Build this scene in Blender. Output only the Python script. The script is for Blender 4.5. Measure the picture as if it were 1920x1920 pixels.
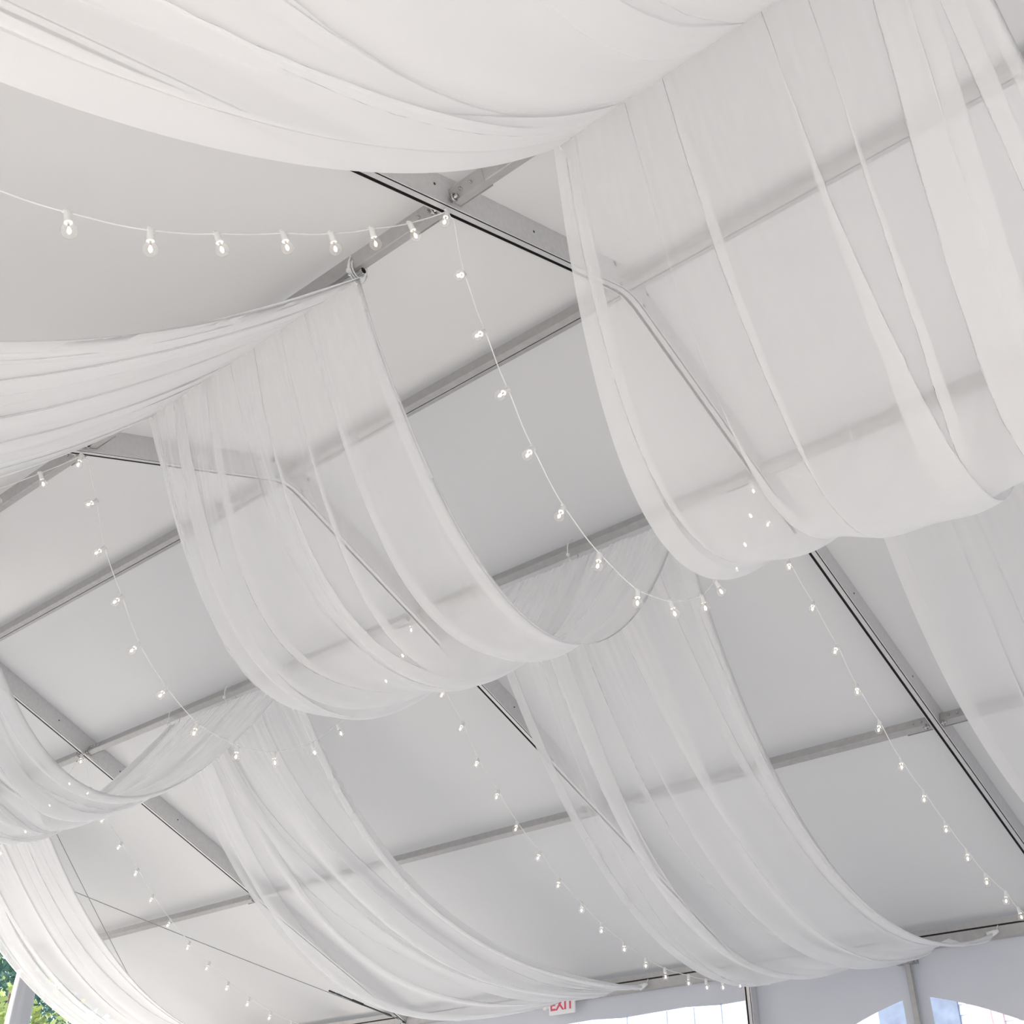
import bpy, bmesh, math, random
import numpy as np
from mathutils import Vector, Matrix

for o in list(bpy.data.objects):
    bpy.data.objects.remove(o)
SC = bpy.context.scene
COL = SC.collection

# ------------------------------------------------------------------ camera
F_PX = 2125.0
cam_d = bpy.data.cameras.new('camera')
cam_d.sensor_width = 36.0
cam_d.lens = F_PX / 1920 * 36.0
cam_d.clip_start = 0.05
cam = bpy.data.objects.new('camera', cam_d)
COL.objects.link(cam)
RX, RY, RZ = 2.15171713, 0.00628892, 0.69111
cam.matrix_world = Matrix.Translation((2.547, -4.056, 1.5)) @ (
    Matrix.Rotation(RZ, 4, 'Z') @ Matrix.Rotation(RX, 4, 'X') @ Matrix.Rotation(RY, 4, 'Y'))
SC.camera = cam

# ------------------------------------------------------------------ world, sun, exposure
world = bpy.data.worlds.new('world')
SC.world = world
world.use_nodes = True
wn = world.node_tree
wn.nodes.clear()
wo = wn.nodes.new('ShaderNodeOutputWorld')
wb = wn.nodes.new('ShaderNodeBackground')
sky = wn.nodes.new('ShaderNodeTexSky')
sky.sky_type = 'NISHITA'
sky.sun_disc = False
sky.sun_elevation = math.radians(33)
sky.sun_rotation = math.radians(200)
sky.dust_density = 3.0
sky.air_density = 1.0
mixw = wn.nodes.new('ShaderNodeMixRGB')
mixw.inputs[0].default_value = 0.55
mixw.inputs[2].default_value = (0.28, 0.30, 0.335, 1)
sm = wn.nodes.new('ShaderNodeMixRGB')
sm.blend_type = 'MULTIPLY'
sm.inputs[0].default_value = 1
sm.inputs[2].default_value = (0.1, 0.1, 0.1, 1)
wn.links.new(sky.outputs[0], sm.inputs[1])
wn.links.new(sm.outputs[0], mixw.inputs[1])
wn.links.new(mixw.outputs[0], wb.inputs[0])
wb.inputs[1].default_value = 5.5
wn.links.new(wb.outputs[0], wo.inputs[0])

sun_d = bpy.data.lights.new('sun', 'SUN')
sun_d.energy = 5.0
sun_d.angle = math.radians(3)
sun_d.color = (1.0, 0.96, 0.9)
sun = bpy.data.objects.new('sun', sun_d)
COL.objects.link(sun)
sun.location = (0, -20, 30)
sun.rotation_euler = Vector((-0.68, -0.76, 0.60)).to_track_quat('Z', 'Y').to_euler()

SC.view_settings.view_transform = 'Standard'
SC.view_settings.look = 'None'
SC.view_settings.gamma = 1
SC.view_settings.use_curve_mapping = False
SC.view_settings.exposure = 0.21
SC.cycles.transparent_max_bounces = 48
SC.cycles.max_bounces = 10
SC.cycles.diffuse_bounces = 6
SC.cycles.transmission_bounces = 8

# ------------------------------------------------------------------ materials
def mat(name, col, rough=0.6, metal=0.0, noise=0.0, nscale=8.0, spec=0.4, translucent=0.0, tcol=None, bump=0.0):
    m = bpy.data.materials.new(name)
    m.use_nodes = True
    nt = m.node_tree
    b = nt.nodes['Principled BSDF']
    b.inputs['Roughness'].default_value = rough
    b.inputs['Metallic'].default_value = metal
    b.inputs['Specular IOR Level'].default_value = spec
    b.inputs['Base Color'].default_value = (*col, 1)
    if noise > 0:
        tc = nt.nodes.new('ShaderNodeTexCoord')
        n = nt.nodes.new('ShaderNodeTexNoise')
        n.inputs['Scale'].default_value = nscale
        n.inputs['Detail'].default_value = 5
        nt.links.new(tc.outputs['Object'], n.inputs['Vector'])
        r = nt.nodes.new('ShaderNodeValToRGB')
        r.color_ramp.elements[0].position = 0.3
        r.color_ramp.elements[1].position = 0.7
        r.color_ramp.elements[0].color = (*[c * (1 - noise) for c in col], 1)
        r.color_ramp.elements[1].color = (*[min(1, c * (1 + noise)) for c in col], 1)
        nt.links.new(n.outputs['Fac'], r.inputs[0])
        nt.links.new(r.outputs[0], b.inputs['Base Color'])
        if bump > 0:
            bp = nt.nodes.new('ShaderNodeBump')
            bp.inputs['Strength'].default_value = bump
            nt.links.new(n.outputs['Fac'], bp.inputs['Height'])
            nt.links.new(bp.outputs[0], b.inputs['Normal'])
    if translucent > 0:
        tr = nt.nodes.new('ShaderNodeBsdfTranslucent')
        tr.inputs['Color'].default_value = (*(tcol or col), 1)
        mx = nt.nodes.new('ShaderNodeMixShader')
        mx.inputs[0].default_value = translucent
        out = nt.nodes['Material Output']
        nt.links.new(b.outputs[0], mx.inputs[1])
        nt.links.new(tr.outputs[0], mx.inputs[2])
        nt.links.new(mx.outputs[0], out.inputs['Surface'])
    return m

def sheer_mat(name, alpha, col):
    """voile: transparent gaps between threads, diffuse and translucent threads;
    the thread cover grows with the slant of the cloth as it does in a real weave"""
    m = bpy.data.materials.new(name)
    m.use_nodes = True
    nt = m.node_tree
    nt.nodes.clear()
    out = nt.nodes.new('ShaderNodeOutputMaterial')
    df = nt.nodes.new('ShaderNodeBsdfDiffuse'); df.inputs[0].default_value = (*col, 1)
    tl = nt.nodes.new('ShaderNodeBsdfTranslucent'); tl.inputs[0].default_value = (*col, 1)
    tp = nt.nodes.new('ShaderNodeBsdfTransparent')
    mx = nt.nodes.new('ShaderNodeMixShader'); mx.inputs[0].default_value = 0.3
    nt.links.new(df.outputs[0], mx.inputs[1]); nt.links.new(tl.outputs[0], mx.inputs[2])
    geo = nt.nodes.new('ShaderNodeNewGeometry')
    dot = nt.nodes.new('ShaderNodeVectorMath'); dot.operation = 'DOT_PRODUCT'
    nt.links.new(geo.outputs['Normal'], dot.inputs[0]); nt.links.new(geo.outputs['Incoming'], dot.inputs[1])
    ab = nt.nodes.new('ShaderNodeMath'); ab.operation = 'ABSOLUTE'
    nt.links.new(dot.outputs['Value'], ab.inputs[0])
    cl = nt.nodes.new('ShaderNodeMath'); cl.operation = 'MAXIMUM'; cl.inputs[1].default_value = 0.12
    nt.links.new(ab.outputs[0], cl.inputs[0])
    iv = nt.nodes.new('ShaderNodeMath'); iv.operation = 'DIVIDE'; iv.inputs[0].default_value = 1.0
    nt.links.new(cl.outputs[0], iv.inputs[1])
    pw = nt.nodes.new('ShaderNodeMath'); pw.operation = 'POWER'; pw.inputs[0].default_value = 1 - alpha
    nt.links.new(iv.outputs[0], pw.inputs[1])
    fin = nt.nodes.new('ShaderNodeMixShader')
    nt.links.new(pw.outputs[0], fin.inputs[0])
    nt.links.new(mx.outputs[0], fin.inputs[1]); nt.links.new(tp.outputs[0], fin.inputs[2])
    nt.links.new(fin.outputs[0], out.inputs['Surface'])
    return m

M_VINYL = mat('tent_vinyl', (0.66, 0.652, 0.640), 0.6, noise=0.012, nscale=1.2, spec=0.2, translucent=0.045, tcol=(0.80, 0.78, 0.76))
M_WALL = mat('wall_vinyl', (0.60, 0.61, 0.65), 0.5, noise=0.02, nscale=2.0, translucent=0.06)
M_ALU = mat('brushed_aluminium', (0.66, 0.65, 0.65), 0.45, metal=0.3, noise=0.05, nscale=30)
M_ALU2 = mat('purlin_aluminium', (0.46, 0.45, 0.445), 0.5, metal=0.25, noise=0.06, nscale=22)
M_RECESS_SHADE = mat('recess_shade', (0.045, 0.042, 0.04), 0.7)  # near-black colour paints in the shade of grooves, holes and pipe bore
M_STEEL = mat('zinc_steel', (0.5, 0.5, 0.5), 0.25, metal=1.0, noise=0.1, nscale=60)
M_DARK = mat('dark_steel', (0.06, 0.065, 0.07), 0.4, metal=0.6)
M_VOILE = sheer_mat('white_voile', 0.43, (0.935, 0.93, 0.93))
M_VOILE2 = sheer_mat('dense_white_voile', 0.50, (0.935, 0.93, 0.93))
M_TIE = mat('white_zip_tie', (0.85, 0.85, 0.84), 0.4)
M_CORD = mat('white_cord', (0.86, 0.85, 0.83), 0.45)
M_SOCK = mat('white_socket', (0.88, 0.87, 0.85), 0.35)
M_WIRE = mat('grey_wire_rope', (0.33, 0.33, 0.34), 0.4, metal=0.5)
M_FLOOR = mat('pale_floor', (0.80, 0.77, 0.725), 0.6, noise=0.08, nscale=2)
M_GRASS = mat('pale_paving', (0.31, 0.31, 0.30), 0.9, noise=0.15, nscale=3)
M_SIDING = mat('white_siding', (0.85, 0.86, 0.90), 0.6, noise=0.03, nscale=5)
M_SHINGLE = mat('pink_red_roof', (0.60, 0.42, 0.47), 0.8, noise=0.15, nscale=12)
M_BLUE = mat('slate_blue_roof', (0.15, 0.19, 0.27), 0.7, noise=0.2, nscale=6)
M_BARK = mat('bark', (0.16, 0.12, 0.09), 0.9, noise=0.3, nscale=10, bump=0.4)
M_LEAF = mat('leaf_green', (0.30, 0.40, 0.15), 0.55, noise=0.6, nscale=0.9, translucent=0.4, tcol=(0.45, 0.52, 0.16))
M_LEAFD = mat('leaf_deep_green', (0.08, 0.17, 0.14), 0.6, noise=0.7, nscale=0.8, translucent=0.3, tcol=(0.12, 0.24, 0.16))
M_SIGN = mat('sign_white', (0.86, 0.84, 0.84), 0.4)
M_RED = mat('sign_red', (0.72, 0.10, 0.16), 0.4)
M_CANVAS = mat('grey_white_cloth', (0.46, 0.48, 0.52), 0.8, noise=0.03, nscale=4)

def bulb_glass():
    m = bpy.data.materials.new('clear_bulb_glass')
    m.use_nodes = True
    nt = m.node_tree
    nt.nodes.clear()
    out = nt.nodes.new('ShaderNodeOutputMaterial')
    tp = nt.nodes.new('ShaderNodeBsdfTransparent'); tp.inputs[0].default_value = (0.985, 0.98, 0.975, 1)
    hz = nt.nodes.new('ShaderNodeBsdfTranslucent'); hz.inputs[0].default_value = (1, 0.97, 0.95, 1)
    m1 = nt.nodes.new('ShaderNodeMixShader'); m1.inputs[0].default_value = 0.05
    nt.links.new(tp.outputs[0], m1.inputs[1]); nt.links.new(hz.outputs[0], m1.inputs[2])
    gl = nt.nodes.new('ShaderNodeBsdfGlossy'); gl.inputs['Roughness'].default_value = 0.08
    lw = nt.nodes.new('ShaderNodeLayerWeight'); lw.inputs[0].default_value = 0.5
    pw = nt.nodes.new('ShaderNodeMath'); pw.operation = 'POWER'; pw.inputs[1].default_value = 3.5
    ml = nt.nodes.new('ShaderNodeMath'); ml.operation = 'MULTIPLY_ADD'; ml.inputs[1].default_value = 0.55; ml.inputs[2].default_value = 0.04
    mx = nt.nodes.new('ShaderNodeMixShader')
    nt.links.new(lw.outputs['Facing'], pw.inputs[0]); nt.links.new(pw.outputs[0], ml.inputs[0])
    nt.links.new(ml.outputs[0], mx.inputs[0])
    nt.links.new(m1.outputs[0], mx.inputs[1]); nt.links.new(gl.outputs[0], mx.inputs[2])
    nt.links.new(mx.outputs[0], out.inputs['Surface'])
    return m
M_GLASS = bulb_glass()

def emit(name, col, s):
    m = bpy.data.materials.new(name)
    m.use_nodes = True
    nt = m.node_tree
    nt.nodes.clear()
    out = nt.nodes.new('ShaderNodeOutputMaterial')
    e = nt.nodes.new('ShaderNodeEmission')
    e.inputs[0].default_value = (*col, 1); e.inputs[1].default_value = s
    nt.links.new(e.outputs[0], out.inputs['Surface'])
    return m
M_FIL = emit('glowing_filament', (1.0, 0.88, 0.74), 20.0)

def clear_vinyl():
    m = bpy.data.materials.new('clear_vinyl')
    m.use_nodes = True
    nt = m.node_tree
    nt.nodes.clear()
    out = nt.nodes.new('ShaderNodeOutputMaterial')
    tp = nt.nodes.new('ShaderNodeBsdfTransparent'); tp.inputs[0].default_value = (0.93, 0.95, 0.97, 1)
    gl = nt.nodes.new('ShaderNodeBsdfGlossy'); gl.inputs['Roughness'].default_value = 0.12
    mx = nt.nodes.new('ShaderNodeMixShader'); mx.inputs[0].default_value = 0.05
    nt.links.new(tp.outputs[0], mx.inputs[1]); nt.links.new(gl.outputs[0], mx.inputs[2])
    nt.links.new(mx.outputs[0], out.inputs['Surface'])
    return m
M_CLEAR = clear_vinyl()

# ------------------------------------------------------------------ helpers
def link_mesh(name, me, mats, parent=None, smooth=False):
    for m in (mats if isinstance(mats, (list, tuple)) else [mats]):
        me.materials.append(m)
    o = bpy.data.objects.new(name, me)
    COL.objects.link(o)
    if parent is not None:
        o.parent = parent
    if smooth:
        for p in me.polygons:
            p.use_smooth = True
    return o

def from_bm(name, bm, mats, parent=None, smooth=False):
    me = bpy.data.meshes.new(name)
    bm.normal_update()
    bm.to_mesh(me)
    bm.free()
    return link_mesh(name, me, mats, parent, smooth)

def thing(name, label, cat, loc=(0, 0, 0), group=None):
    o = bpy.data.objects.new(name, None)
    o.empty_display_size = 0.1
    COL.objects.link(o)
    o.location = loc
    o['label'] = label
    o['category'] = cat
    if group:
        o['group'] = group
    return o

def struct(o, label=None):
    o['kind'] = 'structure'
    if label:
        o['label'] = label
    return o

def tag(o, label, cat, group=None):
    o['label'] = label
    o['category'] = cat
    if group:
        o['group'] = group
    return o

def box(bm, lo, hi, mi=0, rot=None, piv=None):
    x0, y0, z0 = lo; x1, y1, z1 = hi
    vs = [bm.verts.new(p) for p in ((x0, y0, z0), (x1, y0, z0), (x1, y1, z0), (x0, y1, z0),
                                    (x0, y0, z1), (x1, y0, z1), (x1, y1, z1), (x0, y1, z1))]
    for idx in ((0, 3, 2, 1), (4, 5, 6, 7), (0, 1, 5, 4), (1, 2, 6, 5), (2, 3, 7, 6), (3, 0, 4, 7)):
        f = bm.faces.new([vs[i] for i in idx]); f.material_index = mi
    if rot is not None:
        piv = Vector(piv or (0, 0, 0))
        for v in vs:
            v.co = rot @ (v.co - piv) + piv
    return vs

def tube(bm, pts, r, n=8, mi=0, cap=True):
    pts = [Vector(p) for p in pts]
    rings = []
    ref = Vector((0, 0, 1))
    for i, p in enumerate(pts):
        a = pts[max(i - 1, 0)]; b = pts[min(i + 1, len(pts) - 1)]
        t = (b - a).normalized()
        if abs(t.dot(ref)) > 0.95:
            ref = Vector((1, 0, 0)) if abs(t.x) < 0.9 else Vector((0, 1, 0))
        u = t.cross(ref).normalized(); v = u.cross(t).normalized()
        rr = r[i] if isinstance(r, (list, tuple)) else r
        rings.append([bm.verts.new(p + (u * math.cos(2 * math.pi * k / n) + v * math.sin(2 * math.pi * k / n)) * rr) for k in range(n)])
    for i in range(len(rings) - 1):
        for k in range(n):
            f = bm.faces.new((rings[i][k], rings[i][(k + 1) % n], rings[i + 1][(k + 1) % n], rings[i + 1][k]))
            f.material_index = mi; f.smooth = True
    if cap:
        for rg in (rings[0][::-1], rings[-1]):
            f = bm.faces.new(rg); f.material_index = mi

def extrude_profile(bm, prof, path, side, up, mats_idx=None):
    """prof: list of (s, h) ; path: points ; side/up: per point vectors"""
    rings = []
    for p, sd, u in zip(path, side, up):
        rings.append([bm.verts.new(Vector(p) + Vector(sd) * a + Vector(u) * b) for a, b in prof])
    n = len(prof)
    for i in range(len(rings) - 1):
        for k in range(n):
            f = bm.faces.new((rings[i][k], rings[i][(k + 1) % n], rings[i + 1][(k + 1) % n], rings[i + 1][k]))
            if mats_idx:
                f.material_index = mats_idx[k]
    bm.faces.new(rings[0][::-1]); bm.faces.new(rings[-1])

# ------------------------------------------------------------------ tent dimensions
TA = 0.39787            # roof slope
ZR = 6.1411             # ridge height (underside of purlins)
HALF = 6.0
RAF_X = [-11.92, -7.44, -2.96, 0.0, 2.96, 7.44]
PUR_Y = {'P0': -1.474, 'P1': 0.0, 'P2': 1.380, 'P3': 3.694, 'P4': 6.0, 'Pm1': -3.694, 'Pm2': -6.0}
SKIN = 0.150            # skin above the underside of the purlins
DROP = 0.024
def zs(y):
    return ZR - abs(y) * TA
CS = 1 / math.sqrt(1 + TA * TA); SN = TA * CS

# ------------------------------------------------------------------ ceiling: tent skin
def build_ceiling():
    bm = bmesh.new()
    ny = 26
    ys = [-HALF - 0.12 + (2 * HALF + 0.24) * j / (2 * ny) for j in range(2 * ny + 1)]
    xs = []
    for a, b in zip(RAF_X[:-1], RAF_X[1:]):
        k = 16
        for i in range(k):
            xs.append(a + (b - a) * i / k)
    xs.append(RAF_X[-1])
    grid = []
    for x in xs:
        a = max([r for r in RAF_X if r <= x + 1e-6]); bb = [r for r in RAF_X if r > x + 1e-6]
        b = bb[0] if bb else a + 1
        t = (x - a) / (b - a)
        sag = 0.02 * 4 * t * (1 - t)
        col = []
        for y in ys:
            e = min(abs(y - v) for v in (-6.0, -3.694, -1.474, 0, 1.38, 3.694, 6.0))
            z = zs(y) + SKIN - sag * min(1, e / 0.5)
            if abs(y) < 0.05:
                z -= 0.01
            col.append(bm.verts.new((x, y, z)))
        grid.append(col)
    for i in range(len(grid) - 1):
        for j in range(len(ys) - 1):
            f = bm.faces.new((grid[i][j], grid[i][j + 1], grid[i + 1][j + 1], grid[i + 1][j]))
            f.smooth = True
    return from_bm('ceiling', bm, M_VINYL)
struct(build_ceiling())

# gable triangle at the far right end closes the tent above head height
def gable(name, x, zlow):
    bm = bmesh.new()
    pts = [(x, -HALF, zlow), (x, HALF, zlow), (x, HALF, zs(HALF) + SKIN), (x, 0, ZR + SKIN), (x, -HALF, zs(HALF) + SKIN)]
    bm.faces.new([bm.verts.new(p) for p in pts])
    return struct(from_bm(name, bm, M_WALL))
gable('wall_right', RAF_X[-1], 2.4)

# ------------------------------------------------------------------ floor and lawn
bm = bmesh.new()
box(bm, (RAF_X[0], -HALF, -0.06), (RAF_X[-1], HALF, 0.0))
struct(from_bm('floor', bm, M_FLOOR))
bm = bmesh.new()
g = 30
gv = [[bm.verts.new((-90 + 180 * i / g, -80 + 180 * j / g, -0.08 + 0.05 * math.sin(i * 1.7) * math.cos(j * 1.3) * (1 if max(abs(-90 + 180 * i / g), abs(-80 + 180 * j / g)) > 20 else 0))) for j in range(g + 1)] for i in range(g + 1)]
for i in range(g):
    for j in range(g):
        bm.faces.new((gv[i][j], gv[i + 1][j], gv[i + 1][j + 1], gv[i][j + 1]))
struct(from_bm('ground', bm, M_GRASS))

# ------------------------------------------------------------------ far wall (y = 6) with its windows
YW = 6.03
def arch_z(dx):
    return 3.36 - 0.20 * abs(dx) - 0.165 * dx * dx
def build_wall_back():
    bm = bmesh.new()
    def quad(a, b, c, d):
        bm.faces.new([bm.verts.new(p) for p in (a, b, c, d)])
    top = zs(HALF) + 0.10
    # bays with a big clear opening (x0..x1) hemmed at z 3.5, unseen bottom panel raised to cut light
    for x0, x1 in ((-11.92, -7.44), (-7.44, -2.96)):
        xa, xb = x0 + 0.12, x1 - 0.05
        for k in range(12):
            u0 = x0 + (x1 - x0) * k / 12; u1 = x0 + (x1 - x0) * (k + 1) / 12
            h0 = 3.50 + 0.012 * math.sin(k * 2.1); h1 = 3.50 + 0.012 * math.sin((k + 1) * 2.1)
            quad((u0, YW, h0), (u1, YW, h1), (u1, YW, top), (u0, YW, top))
        quad((x0, YW, 0), (xa, YW, 0), (xa, YW, 3.5), (x0, YW, 3.5))
        quad((xb, YW, 0), (x1, YW, 0), (x1, YW, 3.5), (xb, YW, 3.5))
        quad((xa, YW, 0), (xb, YW, 0), (xb, YW, 1.9), (xa, YW, 1.9))
    # bays with cathedral windows
    for x0, x1 in ((-2.96, 0.0), (0.0, 2.96), (2.96, 7.44)):
        c = (x0 + x1) / 2 + 0.05
        hw = min(1.2, (x1 - x0) / 2 - 0.25)
        for s in (-1, 1):
            n = 14
            for k in range(n):
                d0 = 0.12 + (hw - 0.12) * k / n; d1 = 0.12 + (hw - 0.12) * (k + 1) / n
                a, b = c + s * d0, c + s * d1
                quad((a, YW, arch_z(d0)), (b, YW, arch_z(d1)), (b, YW, top), (a, YW, top))
                quad((a, YW, 0), (b, YW, 0), (b, YW, 0.9), (a, YW, 0.9))
            e = c + s * hw; w = x1 if s > 0 else x0
            quad((e, YW, 0), (w, YW, 0), (w, YW, top), (e, YW, top))
        quad((c - 0.12, YW, 0), (c + 0.12, YW, 0), (c + 0.12, YW, top), (c - 0.12, YW, top))
    bmesh.ops.remove_doubles(bm, verts=bm.verts, dist=0.0005)
    return struct(from_bm('wall_back', bm, M_WALL))
build_wall_back()
bm = bmesh.new()
for x0, x1 in ((-11.92, -7.44), (-7.44, -2.96)):
    for z0, z1 in ((0, 1.2), (1.2, 2.4), (2.4, 3.80)):
        bm.faces.new([bm.verts.new(p) for p in ((x0, -6.03, z0), (x1, -6.03, z0), (x1, -6.03, z1), (x0, -6.03, z1))])
struct(from_bm('wall_front_blocker', bm, M_WALL))  # unseen wall, added to block light from the left bays
def pane(name, pts):
    bm = bmesh.new()
    bm.faces.new([bm.verts.new(p) for p in pts])
    return struct(from_bm(name, bm, M_CLEAR))
pane('window_1', [(-7.32, YW + .01, 0.6), (-3.01, YW + .01, 0.6), (-3.01, YW + .01, 3.52), (-7.32, YW + .01, 3.52)])
wi = 2
for c in (-1.43,):
    for s in (-1, 1):
        pts = [(c + s * 0.12, YW + .01, 0.9)]
        for k in range(13):
            d = 0.12 + 1.08 * k / 12
            pts.append((c + s * d, YW + .01, arch_z(d) + 0.01))
        pts.append((c + s * 1.2, YW + .01, 0.9))
        pane('window_%d' % wi, pts); wi += 1
# seams of the clear vinyl in the tall opening
bm = bmesh.new()
for x in (-3.32, -3.62, -3.93, -4.4, -5.0, -5.6, -6.2, -6.8):
    box(bm, (x - 0.006, YW - 0.004, 0.6), (x + 0.006, YW + 0.0, 3.5))
struct(from_bm('trim_1', bm, mat('clear_seam', (0.85, 0.87, 0.92), 0.5, translucent=0.7)))

# ------------------------------------------------------------------ rafters
W2 = 0.033; HB = 0.165
# profile with the two sewn-edge tracks open at the bottom: (side, height)
PROF = [(-W2, 0), (-W2 + .006, 0), (-W2 + .006, .018), (-W2 + .024, .018), (-W2 + .024, 0), (W2 - .013, 0), (W2 - .013, .012),
        (W2 - .006, .012), (W2 - .006, 0), (W2, 0), (W2, HB), (-W2, HB)]
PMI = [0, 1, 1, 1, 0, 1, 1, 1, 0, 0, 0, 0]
RAF_LABEL = {
    -11.92: 'aluminium roof rafter at the open end beside the green trees',
    -7.44: 'aluminium rafter at far left with a crossing purlin and bolt plate',
    -2.96: 'aluminium rafter in the middle, rising behind the central white drape to the ridge',
    0.0: 'aluminium rafter whose joint with the purlin shows above the nearest bulbs',
    2.96: 'aluminium rafter past the right edge of the largest drape',
    7.44: 'aluminium rafter at the closed right end of the tent'}
def rafter(x):
    root = thing('rafter', RAF_LABEL[x], 'rafter', (x, 0, 0), 'aluminium rafters of the tent')
    for sgn, nm in ((-1, 'near_beam'), (1, 'far_beam')):
        bm = bmesh.new()
        ys = [0.10, 6.02]
        path = [(0, sgn * y, zs(y) - DROP) for y in ys]
        up = (0, sgn * SN, CS)
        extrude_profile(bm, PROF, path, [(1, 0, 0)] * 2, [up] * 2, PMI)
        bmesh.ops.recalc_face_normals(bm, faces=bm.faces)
        from_bm(nm, bm, [M_ALU, M_RECESS_SHADE], root)
    # curved ridge knuckle
    bm = bmesh.new()
    path, ups = [], []
    for k in range(9):
        t = -1 + 2 * k / 8
        y = 0.12 * t
        z = ZR - DROP - 0.12 * TA + 0.5 * TA * 0.12 * (1 - t * t)
        path.append((0, y, z)); a = math.atan(TA) * t
        ups.append((0, math.sin(a), math.cos(a)))
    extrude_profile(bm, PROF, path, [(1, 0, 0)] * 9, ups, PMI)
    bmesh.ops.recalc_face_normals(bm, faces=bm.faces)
    from_bm('ridge_joint', bm, [M_ALU, M_RECESS_SHADE], root)
    bm = bmesh.new()
    box(bm, (W2, -0.30, 0), (W2 + .006, 0.0, 0.10), rot=Matrix.Rotation(math.atan(TA), 3, 'X'), piv=(0, 0, 0))
    box(bm, (W2, 0.0, 0), (W2 + .006, 0.30, 0.10), rot=Matrix.Rotation(-math.atan(TA), 3, 'X'), piv=(0, 0, 0))
    bmesh.ops.translate(bm, verts=bm.verts, vec=(0, 0, ZR - DROP + 0.02))
    from_bm('joint_plate', bm, M_ALU, root)
    # legs
    for sgn in (-1, 1):
        bm = bmesh.new()
        prof = [(-W2, -.05), (-W2 + .006, -.05), (-W2 + .006, -.035), (-W2 + .022, -.035), (-W2 + .022, -.05),
                (W2 - .013, -.05), (W2 - .013, -.04), (W2 - .006, -.04), (W2 - .006, -.05), (W2, -.05), (W2, .05), (-W2, .05)]
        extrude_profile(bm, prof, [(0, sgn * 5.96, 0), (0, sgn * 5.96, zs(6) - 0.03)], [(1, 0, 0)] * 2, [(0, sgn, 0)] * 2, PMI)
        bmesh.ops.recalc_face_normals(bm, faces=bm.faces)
        from_bm('leg', bm, [M_ALU, M_RECESS_SHADE], root)
    # small holes punched in the side web, shown as dark plugs
    for y in (-2.2, -1.62, -0.9, 1.0, 1.75, 2.0, 2.5, 3.3):
        bm = bmesh.new()
        c = Vector((W2 + .001, y, zs(y) + 0.07))
        tube(bm, [c - Vector((.003, 0, 0)), c + Vector((.001, 0, 0))], 0.007, 10)
        from_bm('hole_plug', bm, M_RECESS_SHADE, root)
    return root
for x in RAF_X:
    rafter(x)

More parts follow.
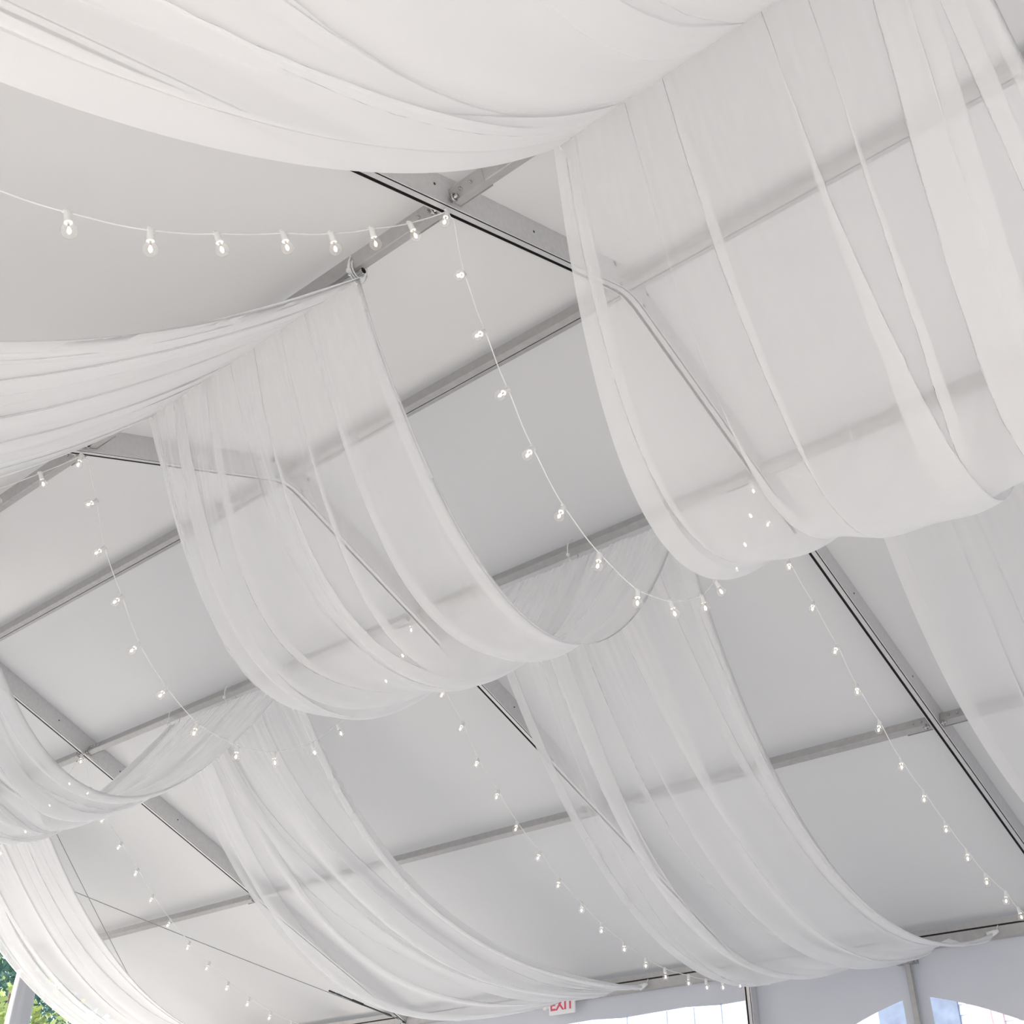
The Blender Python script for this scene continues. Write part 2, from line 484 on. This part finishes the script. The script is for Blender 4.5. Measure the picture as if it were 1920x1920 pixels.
# ------------------------------------------------------------------ purlins (one per bay and line)
LINE_WORDS = {'P0': 'on the near slope before the ridge', 'P1': 'along the ridge', 'P2': 'just past the ridge',
              'P3': 'half way down the far slope', 'P4': 'above the far wall', 'Pm1': 'low on the near slope', 'Pm2': 'along the near eave'}
BAY_WORDS = {0: 'far left end bay', 1: 'left drape bay', 2: 'central drape bay', 3: 'largest drape bay', 4: 'last bay at right'}
def purlin(line, bay):
    x0, x1 = RAF_X[bay] + W2, RAF_X[bay + 1] - W2
    y = PUR_Y[line]
    nm = 'eave_rail' if line in ('P4', 'Pm2') else ('ridge_purlin' if line == 'P1' else 'purlin')
    lab = 'grey %s %s, %s' % (nm.replace('_', ' '), LINE_WORDS[line], BAY_WORDS[bay])
    root = thing(nm, lab, 'eave rail' if nm == 'eave_rail' else 'purlin', (0, y, zs(y)), nm.replace('_', ' ') + 's of the tent')
    sg = 0 if y == 0 else (1 if y > 0 else -1)
    up = Vector((0, sg * SN, CS)); acr = Vector((0, CS, -sg * SN))
    hw = 0.03
    if line == 'P1':
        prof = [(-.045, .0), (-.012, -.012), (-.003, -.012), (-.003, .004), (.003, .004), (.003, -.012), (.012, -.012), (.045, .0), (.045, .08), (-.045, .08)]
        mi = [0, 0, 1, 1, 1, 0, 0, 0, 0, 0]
    elif nm == 'eave_rail':
        up = Vector((0, 0, 1)); acr = Vector((0, 1, 0))
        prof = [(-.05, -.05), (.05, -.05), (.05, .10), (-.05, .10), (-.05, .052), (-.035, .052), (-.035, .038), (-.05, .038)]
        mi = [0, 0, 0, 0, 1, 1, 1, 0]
    else:
        prof = [(-hw, .004), (-hw + .004, 0), (hw - .004, 0), (hw, .004), (hw, .075), (-hw, .075)]
        mi = [0] * 6
    bm = bmesh.new()
    extrude_profile(bm, prof, [(x0, 0, 0), (x1, 0, 0)], [acr] * 2, [up] * 2, mi)
    bmesh.ops.recalc_face_normals(bm, faces=bm.faces)
    from_bm('bar', bm, [M_ALU2, M_RECESS_SHADE], root)
    # end brackets with their bolts
    for xe, d in ((x0, 1), (x1, -1)):
        bm = bmesh.new()
        for (a, b, c, e) in ((0, .05, -.034, .034),):
            box(bm, (xe + d * 0.0, c, -.004), (xe + d * .006, e, .07))
            box(bm, (min(xe, xe + d * .20), -.034, -.004), (max(xe, xe + d * .20), -.030, .06))
            box(bm, (min(xe, xe + d * .20), .030, -.004), (max(xe, xe + d * .20), .034, .06))
        if sg:
            bmesh.ops.rotate(bm, verts=bm.verts, cent=(0, 0, 0), matrix=Matrix.Rotation(-sg * math.atan(TA), 3, 'X'))
        br = from_bm('bracket', bm, M_ALU2, root)
        for k in range(2):
            bm = bmesh.new()
            c = Vector((xe + d * (.07 + .06 * k), -.034, .032))
            tube(bm, [c + Vector((0, .004, 0)), c - Vector((0, .010, 0))], 0.009, 6)
            tube(bm, [c, c - Vector((0, .016, 0))], 0.0045, 8)
            if sg:
                bmesh.ops.rotate(bm, verts=bm.verts, cent=(0, 0, 0), matrix=Matrix.Rotation(-sg * math.atan(TA), 3, 'X'))
            from_bm('bolt', bm, M_STEEL, br)
        # the clamp ring by the rafter
        if line in ('P0', 'P2', 'P3'):
            bm = bmesh.new()
            c = Vector((xe + d * .03, -.045, -.012))
            ring = [c + Vector((0, .018 * math.cos(a), .018 * math.sin(a))) for a in [2 * math.pi * i / 14 for i in range(15)]]
            tube(bm, ring, .0055, 6)
            tube(bm, [c + Vector((-.02, 0, -.005)), c + Vector((.022, 0, .002))], .010, 8)
            from_bm('clamp', bm, M_STEEL, root)
    return root
for bay in range(5):
    for line in PUR_Y:
        if bay == 4 and line not in ('P4', 'P1'):
            continue
        if bay == 0 and line in ('Pm1',):
            continue
        purlin(line, bay)

# post in the middle of the narrow bay's wall
root = thing('wall_post', 'slim aluminium upright between the two halves of the arched clear window', 'post', (-1.43, 5.985, 0))
bm = bmesh.new()
box(bm, (-.022, -.022, 0), (.022, .022, 3.60))
box(bm, (-.030, -.010, 0), (-.022, .010, 3.60)); box(bm, (.022, -.010, 0), (.030, .010, 3.60))
from_bm('shaft', bm, M_ALU2, root)
bm = bmesh.new()
box(bm, (-.09, -.026, 3.60), (.09, .02, 3.64))
tube(bm, [(-.055, -.026, 3.62), (-.055, -.04, 3.62)], .014, 8)
tube(bm, [(.055, -.026, 3.62), (.055, -.04, 3.62)], .014, 8)
from_bm('top_bracket', bm, M_STEEL, root)

# ------------------------------------------------------------------ sheer drapes
def smooth1(a, k):
    for _ in range(k):
        a = np.concatenate([a[:1], (a[:-2] + 2 * a[1:-1] + a[2:]) / 4, a[-1:]])
    return a

def swag(name, parent, y0, y1, xl, xr, sagl, sagr, bull, bulr, seed, folds=9, zoff=0.065, nu=420, nt=72,
         gather0=0.0, gather1=0.0, endx=None, hem=(0.055, 0.055), cloth=None, droop=0.0):
    """cloth hanging between the lines y0 and y1; real Z-folds run along it"""
    rng = np.random.default_rng(seed)
    W = xr - xl
    m = np.linspace(0, 1, nu)
    spec = None
    if isinstance(folds, list):
        spec = np.array(folds); folds = len(spec)
    fc = np.sort((np.arange(folds) + 0.5 + rng.uniform(-.36, .36, folds)) / folds)
    fw = rng.uniform(0.010, 0.040, folds)
    fw = fw * min(1.0, 0.19 / fw.sum())
    drift = rng.uniform(-0.035, 0.035, folds)
    if spec is not None:
        fc, fw = spec[:, 0], spec[:, 1]; drift = drift * 0.5
    ph = rng.uniform(0, 6.28, folds); fr = rng.uniform(0.8, 2.2, folds)
    fd = rng.uniform(0.006, 0.013, folds) * rng.choice([-1, 1], folds)
    lowf = [(rng.uniform(1.5, 7.5), rng.uniform(0, 6.28), rng.uniform(.004, .015), rng.uniform(-1.2, 1.2)) for _ in range(6)]
    sagn = [(rng.uniform(1, 5), rng.uniform(0, 6.28), rng.uniform(.006, .03)) for _ in range(3)]
    verts = np.zeros((nt, nu, 3))
    for j in range(nt):
        t = j / (nt - 1)
        te = t
        dens = np.ones(nu)
        dep = np.zeros(nu)
        env = 0.55 + 0.45 * math.sin(math.pi * t)
        for i in range(folds):
            w = fw[i] * max(0.10, 0.62 + 0.55 * math.sin(ph[i] + fr[i] * 3.1 * t)) * (1.15 - 0.25 * env)
            c = fc[i] + drift[i] * math.sin(math.pi * t + ph[i])
            g = np.clip((w - np.abs(m - c)) / 0.003, 0, 1)
            dens -= 1.9 * g
            dep += fd[i] * np.tanh((m - c) / (w * 0.55 + 1e-4)) * np.exp(-((m - c) / (w * 1.2 + 0.035)) ** 2) * min(1, w / 0.008)
        x = np.cumsum(dens); x = (x - x[0]) / (x[-1] - x[0])
        gth = gather0 * math.exp(-t / 0.06) + gather1 * math.exp(-(1 - t) / 0.06)
        for (k, p, a, dr) in lowf:
            dep = dep + a * np.sin(2 * math.pi * k * m + p + dr * t) * env
        if gth > 1e-3:
            rs = np.random.default_rng(seed + 5)
            for k in (19, 31, 47):
                pp = rs.uniform(0, 6.28)
                dep = dep + 0.010 * gth * np.sin(2 * math.pi * k * m + pp)
        # limited depth at the tied ends
        pin = min(1, t / 0.05, (1 - t) / 0.05)
        dep = dep * ((0.35 + 0.65 * pin) if t > 0.5 else pin)
        sg = sagl + (sagr - sagl) * x
        for (k, p, a) in sagn:
            sg = sg + a * np.sin(2 * math.pi * k * x + p) * pin
        bul = bull + (bulr - bull) * x
        q = 4 * t * (1 - t)
        el, er = endx if endx else (xl, xr)
        xa = xl + (el - xl) * t; xb = xr + (er - xr) * t
        X = xa + (xb - xa) * x + bul * q
        Y = np.full(nu, y0 + (y1 - y0) * te)
        zc = zs(y0) + (zs(y1) - zs(y0)) * te - zoff
        Z = zc - sg * q
        if droop:
            Z = Z - droop * t ** 7 * np.abs(np.sin(math.pi * 2.5 * x ** 0.85)) * np.sin(math.pi * np.clip(x, 0, 1)) ** 0.3
        # normal of the profile in the y-z plane
        dz = (zs(y1) - zs(y0)) - 4 * sg * (1 - 2 * t)
        dy = (y1 - y0)
        ln = np.sqrt(dz * dz + dy * dy)
        Y = Y + dep * (-dz / ln) * (1 if dy > 0 else -1)
        Z = Z + dep * (abs(dy) / ln)
        verts[j, :, 0] = X; verts[j, :, 1] = Y; verts[j, :, 2] = Z
    # hem strips: cloth turned back under itself at both edges
    extra = []
    for side in (0, 1):
        col = verts[:, 0 if side == 0 else -1, :]
        inn = 1 if side == 0 else -1
        a = col + np.array([inn * hem[side] * 0.5, 0, 0]) + np.array([0, 0, -0.004])
        b = col + np.array([inn * hem[side], 0, 0]) + np.array([0, 0, -0.006])
        # follow the cloth depth at that x
        for k, arr in enumerate((a, b)):
            for j in range(nt):
                xx = verts[j, :, 0]
                idx = np.abs(xx - arr[j, 0]).argmin()
                arr[j, 1] = verts[j, idx, 1]; arr[j, 2] = verts[j, idx, 2] - 0.006
        extra.append((col + np.array([0, 0, -0.001]), a, b))
    vs = verts.reshape(-1, 3)
    faces = []
    for j in range(nt - 1):
        for i in range(nu - 1):
            k = j * nu + i
            faces.append((k, k + 1, k + nu + 1, k + nu))
    vl = [vs]
    base = len(vs)
    for side_i, (c0, a, b) in enumerate(extra):
        st = np.stack([a, b], 1).reshape(-1, 3)
        e0 = 0 if side_i == 0 else nu - 1
        vl.append(st)
        for j in range(nt - 1):
            k = base + j * 2
            faces.append((j * nu + e0, k, k + 2, (j + 1) * nu + e0))
            faces.append((k, k + 1, k + 3, k + 2))
        base += len(st)
    vall = np.concatenate(vl)
    me = bpy.data.meshes.new(name)
    me.from_pydata([tuple(v) for v in vall], [], faces)
    o = link_mesh(name, me, cloth or M_VOILE, parent, smooth=True)
    return o

def zip_tie(parent, x, y):
    bm = bmesh.new()
    z = zs(y)
    ring = []
    for i in range(17):
        a = 2 * math.pi * i / 16
        ring.append((x + .004 * math.sin(a), y + .062 * math.cos(a), z + .01 + .095 * math.sin(a)))
    tube(bm, ring, .004, 6)
    tube(bm, [(x, y - .05, z - .06), (x + .01, y - .065, z - .09), (x + .03, y - .07, z - .11)], .003, 6)
    box(bm, (x - .008, y - .066, z - .055), (x + .008, y - .050, z - .035))
    from_bm('tie', bm, M_TIE, parent)

FOLDS = {11: [(.055, .014), (.20, .012), (.29, .010), (.49, .042), (.575, .010), (.76, .038), (.84, .012), (.93, .015)],
         23: [(.04, .012), (.18, .032), (.27, .008), (.37, .014), (.49, .016), (.61, .036), (.71, .008), (.81, .009)],
         37: 10, 41: 9}
HEM = {11: (.10, .05), 23: (.05, .11), 37: (.05, .09), 41: (.05, .08)}
DR = [
    # label, xl, xr, params
    ('largest sheer white drape, at upper right, its hem falling right of the crossing purlin', 0.605, 2.33, 11,
     dict(mid=(1.30, 1.50, -.36, .05), far=(.40, .70, -.25, -.2), near=(1.06, 1.0, .13, .1))),
    ('sheer white drape in the middle with its corner tied to a pipe end', -2.33, -0.60, 23,
     dict(mid=(1.34, 1.39, -.22, .04), far=(1.04, .84, -.165, -.26), near=(.99, .90, .06, -.05))),
    ('sheer white drape at left, its lower length ending above the exit sign', -6.07, -4.38, 37,
     dict(mid=(1.34, 1.34, -.15, -.1), far=(.97, .45, -.40, -.52), near=(1.0, 1.0, 0, 0))),
    ('sheer white drape in the bottom left corner in front of the green trees', -10.54, -8.45, 41,
     dict(mid=(1.34, 1.34, -.1, 0), far=(.82, .95, -.1, -.22), near=(1.0, 1.0, 0, 0))),
]
for (lab, xl, xr, seed, P) in DR:
    root = thing('sheer_drape', lab, 'drape', (0, 0, 0), 'sheer drapes across the tent')
    a = P['mid']
    swag('middle_swag', root, PUR_Y['P0'], PUR_Y['P2'], xl, xr, a[0], a[1], a[2], a[3], seed, folds=FOLDS[seed], hem=HEM[seed], gather0=.25, gather1=.5)
    a = P['far']
    if seed == 23:
        endx = (-2.24, -0.635)
    elif seed == 37:
        endx = (-5.35, -4.10)
    else:
        endx = None
    swag('far_swag', root, PUR_Y['P2'] + .02, 5.89, xl, xr, a[0], a[1], a[2], a[3], seed + 1, folds=10, hem=HEM[seed], gather0=.3, gather1=.6, endx=endx, droop=.05 if seed == 37 else .12, cloth=M_VOILE2 if seed == 41 else None)
    a = P['near']
    swag('near_swag', root, PUR_Y['P0'], -5.93, xl, xr, a[0], a[1], a[2], a[3], seed + 2, folds=12, hem=HEM[seed], gather0=.2, gather1=.3, cloth=M_VOILE2)
    for x in (xl + .04, (xl + xr) / 2, xr - .03):
        zip_tie(root, x, PUR_Y['P2'])
    for x in (xl + .04, xr - .02):
        zip_tie(root, x, PUR_Y['P0'])
    # corner knots at the far eave
    bm = bmesh.new()
    ex = endx[1] if endx else xr
    tube(bm, [(ex - .05, 5.90, zs(5.9) - .075), (ex + .01, 5.91, zs(5.9) - .055), (ex + .04, 5.92, zs(5.9) - .045)], [.03, .022, .012], 8)
    tube(bm, [(ex + .02, 5.92, zs(5.9) - .05), (ex + .04, 5.93, zs(5.9) + .0)], .004, 6)
    from_bm('eave_knot', bm, M_TIE, root)

# pipes the drapes hang from, strapped below the near purlin
for (lab, xl, xr) in (('thin steel pipe holding the top edge of the central drape, open end showing', -2.40, -0.575),
                      ('thin steel pipe holding the top edge of the large right drape', 0.60, 2.40),
                      ('thin steel pipe holding the top edge of the left drape', -6.12, -4.34)):
    root = thing('hanging_pipe', lab, 'pipe', (0, 0, 0), 'pipes holding the drapes')
    y = PUR_Y['P0']; z = zs(y) - .030
    bm = bmesh.new()
    tube(bm, [(xl, y, z), (xr, y, z)], .016, 14, cap=False)
    tube(bm, [(xl, y, z), (xr, y, z)], .0135, 14, mi=1, cap=False)
    r1 = from_bm('tube', bm, [M_STEEL, M_RECESS_SHADE], root)
    bm = bmesh.new()
    for k in range(3):
        dx = -.07 + k * .014
        ring = [(xr + dx, y + .045 * math.cos(a), z + .045 + .06 * math.sin(a)) for a in [2 * math.pi * i / 14 for i in range(15)]]
        tube(bm, ring, .004, 6)
    from_bm('rope_lashing', bm, M_TIE, root)

# ------------------------------------------------------------------ string lights
def bulb_mesh():
    bm = bmesh.new()
    # G50 globe with a short neck, along -Z from the socket mouth at z=0
    prof = [(.0115, .004), (.0118, -.004), (.014, -.010)]
    R = .0255
    cz = -.031
    for k in range(2, 15):
        a = math.pi * k / 15
        r = R * math.sin(a); z = cz + R * math.cos(a)
        if k == 2 and r < .014:
            continue
        prof.append((r, z))
    prof.append((0.0008, cz - R))
    n = 20
    rings = [[bm.verts.new((r * math.cos(2 * math.pi * i / n), r * math.sin(2 * math.pi * i / n), z)) for i in range(n)] for r, z in prof]
    for j in range(len(rings) - 1):
        for i in range(n):
            f = bm.faces.new((rings[j][i], rings[j][(i + 1) % n], rings[j + 1][(i + 1) % n], rings[j + 1][i]))
            f.smooth = True
    # stem and glowing filament
    tube(bm, [(0, 0, .002), (0, 0, -.018)], [.004, .0025], 8, mi=2)
    bm2 = [(0.0, -.018), (.0035, -.021), (.0058, -.027), (.0062, -.033), (.0042, -.039), (.0, -.042)]
    rr = [[bm.verts.new((max(r, .0004) * math.cos(2 * math.pi * i / 10), max(r, .0004) * math.sin(2 * math.pi * i / 10), z)) for i in range(10)] for r, z in bm2]
    for j in range(len(rr) - 1):
        for i in range(10):
            f = bm.faces.new((rr[j][i], rr[j][(i + 1) % 10], rr[j + 1][(i + 1) % 10], rr[j + 1][i]))
            f.material_index = 1; f.smooth = True
    me = bpy.data.meshes.new('bulb')
    bm.normal_update(); bm.to_mesh(me); bm.free()
    for m in (M_GLASS, M_FIL, M_STEEL):
        me.materials.append(m)
    return me
def socket_mesh():
    bm = bmesh.new()
    tube(bm, [(0, 0, .012), (0, 0, .008), (0, 0, -.026), (0, 0, -.030)], [.009, .0115, .0125, .0135], 14)
    tube(bm, [(-.016, 0, .008), (.016, 0, .008)], .0062, 8)
    box(bm, (-.012, -.004, .006), (.012, .004, .018))
    me = bpy.data.meshes.new('socket')
    bm.normal_update(); bm.to_mesh(me); bm.free()
    me.materials.append(M_SOCK)
    return me
BULB_ME, SOCK_ME = bulb_mesh(), socket_mesh()

def light_string(label, x, pts, seed, hooks):
    """pts: bulb centres (y, z) along the string"""
    rng = random.Random(seed)
    root = thing('string_lights', label, 'string lights', (0, 0, 0), 'globe bulb strings under the rafters')
    P = [Vector((x + (p[2] if len(p) > 2 else 0), p[0], p[1])) for p in pts]
    n = len(P)
    cord = []
    g = Vector((0, 0, -1))
    for i, p in enumerate(P):
        a = P[max(i - 1, 0)]; b = P[min(i + 1, n - 1)]
        t = (b - a).normalized()
        d = g - t * g.dot(t)
        d = (d.normalized() * 1.0 + g * 0.55 + Vector((rng.uniform(-.25, .25), rng.uniform(-.1, .1), 0))).normalized()
        s = p - d * .061
        cord.append((s, d, t))
    full = []
    def add_cord(pa, pb, sag=.0):
        m = 7
        for k in range(m):
            u = k / m
            q = pa.lerp(pb, u); q = q + Vector((0.002 * math.sin(u * 6 + seed), 0, -sag * 4 * u * (1 - u)))
            full.append(q)
    path = [c[0] - c[1] * .008 for c in cord]
    for (idx, hp) in sorted(hooks, reverse=True):
        path.insert(idx, Vector(hp))
    for a, b in zip(path[:-1], path[1:]):
        add_cord(a, b, .004)
    full.append(path[-1])
    bm = bmesh.new()
    tube(bm, full, .0027, 6)
    from_bm('cord', bm, M_CORD, root)
    for (s, d, t) in cord:
        z = -d
        xx = (t - z * t.dot(z)).normalized()
        yy = z.cross(xx)
        Mx = Matrix((xx, yy, z)).transposed().to_4x4()
        Mx.translation = s
        so = bpy.data.objects.new('socket', SOCK_ME); COL.objects.link(so)
        so.parent = root
        so.matrix_local = Mx
        bo = bpy.data.objects.new('bulb', BULB_ME); COL.objects.link(bo)
        bo.parent = so
        bo.matrix_local = Matrix.Translation((0, 0, -.028))
    return root

NEAR = [(-1.51, 5.43), (-1.68, 5.20), (-1.90, 4.97), (-2.10, 4.78), (-2.32, 4.61), (-2.58, 4.39), (-2.83, 4.19), (-3.09, 4.06),
        (-3.37, 3.95), (-3.66, 3.86), (-3.96, 3.80)]
MID1 = [(-1.40, 5.18), (-1.27, 4.91), (-1.11, 4.67), (-0.92, 4.45), (-0.70, 4.24), (-0.42, 4.11), (-0.11, 4.05), (0.22, 4.13), (0.53, 4.29),
        (0.72, 4.47), (0.93, 4.70), (1.07, 4.93), (1.19, 5.19), (1.27, 5.41)]
FAR1 = [(1.53, 5.32), (1.75, 5.11), (2.00, 4.92), (2.24, 4.71), (2.49, 4.52), (2.73, 4.34), (3.01, 4.17), (3.30, 4.03), (3.60, 3.90), (3.91, 3.78),
        (4.20, 3.68), (4.53, 3.62), (4.80, 3.56), (5.10, 3.53), (5.40, 3.54), (5.70, 3.57)]
MID2 = [(-1.39, 5.21), (-1.27, 4.93), (-1.09, 4.68), (-0.92, 4.43), (-0.68, 4.23), (-0.41, 4.08), (-0.09, 4.03), (0.21, 4.08), (0.52, 4.24), (0.73, 4.44),
        (0.98, 4.72), (1.11, 4.96), (1.26, 5.22), (1.33, 5.46)]
FAR2 = [(1.50, 5.26), (1.69, 5.05), (1.91, 4.85), (2.10, 4.62), (2.34, 4.43), (2.57, 4.24), (2.84, 4.08), (3.09, 3.92), (3.39, 3.79), (3.65, 3.68),
        (3.96, 3.59), (4.26, 3.51), (4.55, 3.47), (4.91, 3.47), (5.21, 3.48), (5.49, 3.52), (5.80, 3.58)]
MID3 = [(-1.39, 5.21), (-1.27, 4.93), (-1.09, 4.68), (-0.92, 4.43), (-0.68, 4.23), (-0.41, 4.08), (-0.09, 4.03), (0.21, 4.08), (0.52, 4.24), (0.77, 4.48),
        (0.95, 4.72), (1.12, 5.01), (1.27, 5.26), (1.33, 5.50)]
FAR3 = [(1.50, 5.24), (1.71, 5.02), (1.94, 4.81), (2.18, 4.61), (2.40, 4.40), (2.64, 4.21), (2.91, 4.04), (3.17, 3.89), (3.45, 3.74), (3.73, 3.63), (4.03, 3.54),
        (4.33, 3.48), (4.64, 3.45), (4.95, 3.45), (5.26, 3.47), (5.57, 3.53)]
for lab, x, mid, far, fx, seed in (
        ('string of lit globe bulbs running under the rafter right of the central drape', 0.0, MID1, FAR1, -.06, 1),
        ('string of lit globe bulbs between the central drape and the left drape', -2.97, MID2, FAR2, 0.0, 2),
        ('string of lit globe bulbs at far left above the green trees', -7.44, MID3, FAR3, -.05, 3)):
    near = NEAR[::-1]
    pts = near + mid + [(a, b, fx) for a, b in far]
    nn, nm = len(near), len(mid)
    y0, y2 = PUR_Y['P0'], PUR_Y['P2']
    light_string(lab, x, pts, seed,
                 [(0, (x, -5.9, zs(5.9) - .1)), (nn, (x, y0 + .02, zs(y0) - .055)), (nn + nm, (x, y2 - .01, zs(y2) - .055)),
                  (nn + nm + len(far), (x + fx, 5.93, zs(5.95) - .06))])

# ------------------------------------------------------------------ cross bracing cables in the end bay
def cable(label, a, b, turn=None):
    root = thing('brace_cable', label, 'cable', (0, 0, 0), 'crossing brace cables of the end bay')
    a, b = Vector(a), Vector(b)
    bm = bmesh.new()
    pts = []
    for k in range(15):
        u = k / 14
        p = a.lerp(b, u); p.z -= .05 * 4 * u * (1 - u)
        pts.append(p)
    tube(bm, pts, .0045, 6)
    from_bm('wire', bm, M_WIRE, root)
    if turn:
        bm = bmesh.new()
        d = (b - a).normalized()
        c = b - d * turn
        side = d.cross(Vector((0, 0, 1))).normalized()
        n = 12
        ring = [c + d * (.05 * math.cos(2 * math.pi * i / n)) + side * (.022 * math.sin(2 * math.pi * i / n)) for i in range(n + 1)]
        tube(bm, ring, .006, 6)
        tube(bm, [c + d * .05, c + d * .16], .008, 8)
        tube(bm, [c + d * .16, c + d * .30], .014, 8)
        tube(bm, [c + d * .30, c + d * .55], .007, 8)
        ring = [c + d * (.60 + .05 * math.cos(2 * math.pi * i / n)) + side * (.024 * math.sin(2 * math.pi * i / n)) for i in range(n + 1)]
        tube(bm, ring, .008, 6)
        tube(bm, [c - d * .13, c - d * .05], .010, 8)
        from_bm('turnbuckle', bm, M_DARK, root)
    return root
def roofp(x, y, dz=.03):
    return (x, y, zs(y) + dz)
cable('thin brace cable slanting down to the dark turnbuckle near the bottom edge', roofp(-11.85, 0.06), roofp(-7.50, 5.93, -.01), .75)
cable('thin brace cable passing down behind the bottom left drape', roofp(-7.50, 0.06), roofp(-11.85, 5.93, -.01))

# ------------------------------------------------------------------ exit sign on the far wall
root = thing('exit_sign', 'white exit sign with red letters peeking from behind the left drape', 'exit sign', (-5.14, 5.9375, 3.585))
bm = bmesh.new()
box(bm, (-.17, -.011, 0), (.17, .011, .18))
bmesh.ops.bevel(bm, geom=bm.edges[:], offset=.004, segments=2, affect='EDGES')
from_bm('housing', bm, M_SIGN, root)
tc = bpy.data.curves.new('lettering', 'FONT')
tc.body = 'EXIT'; tc.size = .15; tc.extrude = .001; tc.offset = .003; tc.align_x = 'CENTER'; tc.align_y = 'CENTER'
tmp = bpy.data.objects.new('tmp_text', tc); COL.objects.link(tmp)
bpy.context.view_layer.update()
me = bpy.data.meshes.new_from_object(tmp.evaluated_get(bpy.context.evaluated_depsgraph_get()))
bpy.data.objects.remove(tmp)
me.materials.clear()
lt = link_mesh('lettering', me, M_RED, root)
lt.location = (0, -.0125, .088)
lt.rotation_euler = (math.pi / 2, 0, 0)
bm = bmesh.new()
tube(bm, [(-.22, .01, .08), (-.22, -.02, .08)], .025, 12)
box(bm, (-.22, -.004, .07), (-.16, .004, .09))
from_bm('lamp_head', bm, M_SIGN, root)

# ------------------------------------------------------------------ wrapped upright at the open gable end
bm = bmesh.new()
n = 28
rings = []
for k in range(25):
    z = 4.50 - 4.5 * k / 24
    w = 0.135 if z > 3.0 else 0.16
    w *= 1 + 0.12 * math.sin(z * 2.1)
    ring = []
    for i in range(n):
        a = 2 * math.pi * i / n
        r = w * (1 + .10 * math.sin(7 * a + z * .6))
        ring.append(bm.verts.new((.6 * r * math.cos(a), r * math.sin(a) + .03 * math.sin(z * 1.1), z)))
    rings.append(ring)
for j in range(24):
    for i in range(n):
        f = bm.faces.new((rings[j][i], rings[j + 1][i], rings[j + 1][(i + 1) % n], rings[j][(i + 1) % n])); f.smooth = True
bm.faces.new(rings[0]); bm.faces.new(rings[-1][::-1])
o = from_bm('wrapped_post', bm, M_CANVAS)
o.location = (-11.92, 3.705, 0)
tag(o, 'tall tent upright wrapped in grey-white cloth before the green trees', 'post')

# ------------------------------------------------------------------ trees beyond the open end
def tree(label, x, y, h, spread, leafmat, seed, trunk_h):
    rng = np.random.default_rng(seed)
    root = thing('leafy_tree', label, 'tree', (x, y, -0.05), 'trees beyond the open tent end')
    bm = bmesh.new()
    tube(bm, [(0, 0, 0), (.1, .05, trunk_h * .5), (0, .15, trunk_h), (.1, .1, h * .8)], [.32, .25, .18, .05], 10)
    for k in range(7):
        a = k * 2.4; z0 = trunk_h * (.7 + .06 * k)
        tube(bm, [(0, .1, z0), (math.cos(a) * spread * .35, math.sin(a) * spread * .35, z0 + 1.0), (math.cos(a) * spread * .7, math.sin(a) * spread * .7, z0 + 2.0)], [.12, .07, .02], 6)
    from_bm('trunk', bm, M_BARK, root)
    N = 22000
    ncl = 70
    cc = rng.normal(size=(ncl, 3)); cc /= np.linalg.norm(cc, axis=1)[:, None]
    cc *= (rng.uniform(.35, 1, ncl) ** .5)[:, None]
    cc = cc * np.array([spread, spread, (h - trunk_h) / 2]) + np.array([0, 0, trunk_h + (h - trunk_h) / 2])
    ci = rng.integers(0, ncl, N)
    p = cc[ci] + rng.normal(size=(N, 3)) * spread * .13
    d1 = rng.normal(size=(N, 3)); d1 /= np.linalg.norm(d1, axis=1)[:, None]
    d2 = np.cross(d1, rng.normal(size=(N, 3))); d2 /= np.linalg.norm(d2, axis=1)[:, None]
    s = rng.uniform(.05, .12, N)[:, None]
    V = np.stack([p - d1 * s, p + d2 * s * .5, p + d1 * s, p - d2 * s * .5], 1).reshape(-1, 3)
    me = bpy.data.meshes.new('crown')
    me.from_pydata(V.tolist(), [], [(4 * i, 4 * i + 1, 4 * i + 2, 4 * i + 3) for i in range(N)])
    link_mesh('crown', me, leafmat, root)
tree('bright yellow-green leafy tree low in the bottom left corner', -18.2, 6.9, 5.3, 2.3, M_LEAF, 5, 1.6)
tree('deep blue-green tree rising behind the wrapped upright at bottom left', -26.5, 11.0, 10.7, 4.2, M_LEAFD, 6, 2.4)
tree('tall dark tree further back at the left edge', -38.0, 19.0, 15.5, 5.5, M_LEAFD, 7, 3.0)

# ------------------------------------------------------------------ house seen through the arched window
root = thing('neighbour_house', 'white clapboard house with pink-red shingles seen through the arched window', 'house', (-4.0, 15.0, 0))
bm = bmesh.new()
for k in range(34):
    z = .15 * k
    vs = box(bm, (-.30, -.02, z), (9.0, .3, z + .15))
    for v in vs:
        if v.co.y < 0 and abs(v.co.z - z) < 1e-4:
            v.co.y -= .025
from_bm('clapboard_wall', bm, M_SIDING, root)
bm = bmesh.new()
box(bm, (.08, -.12, 0), (.19, .0, 6.2))
from_bm('corner_board', bm, mat('white_trim_board', (0.95, 0.95, 0.97), 0.5), root)
bm = bmesh.new()
box(bm, (.19, -.10, 4.0), (.36, .0, 6.2))
from_bm('shingled_panel', bm, M_SHINGLE, root)
bm = bmesh.new()
box(bm, (-1.6, -.1, 0), (-.30, 3.0, 5.9))
from_bm('side_wing', bm, M_BLUE, root)
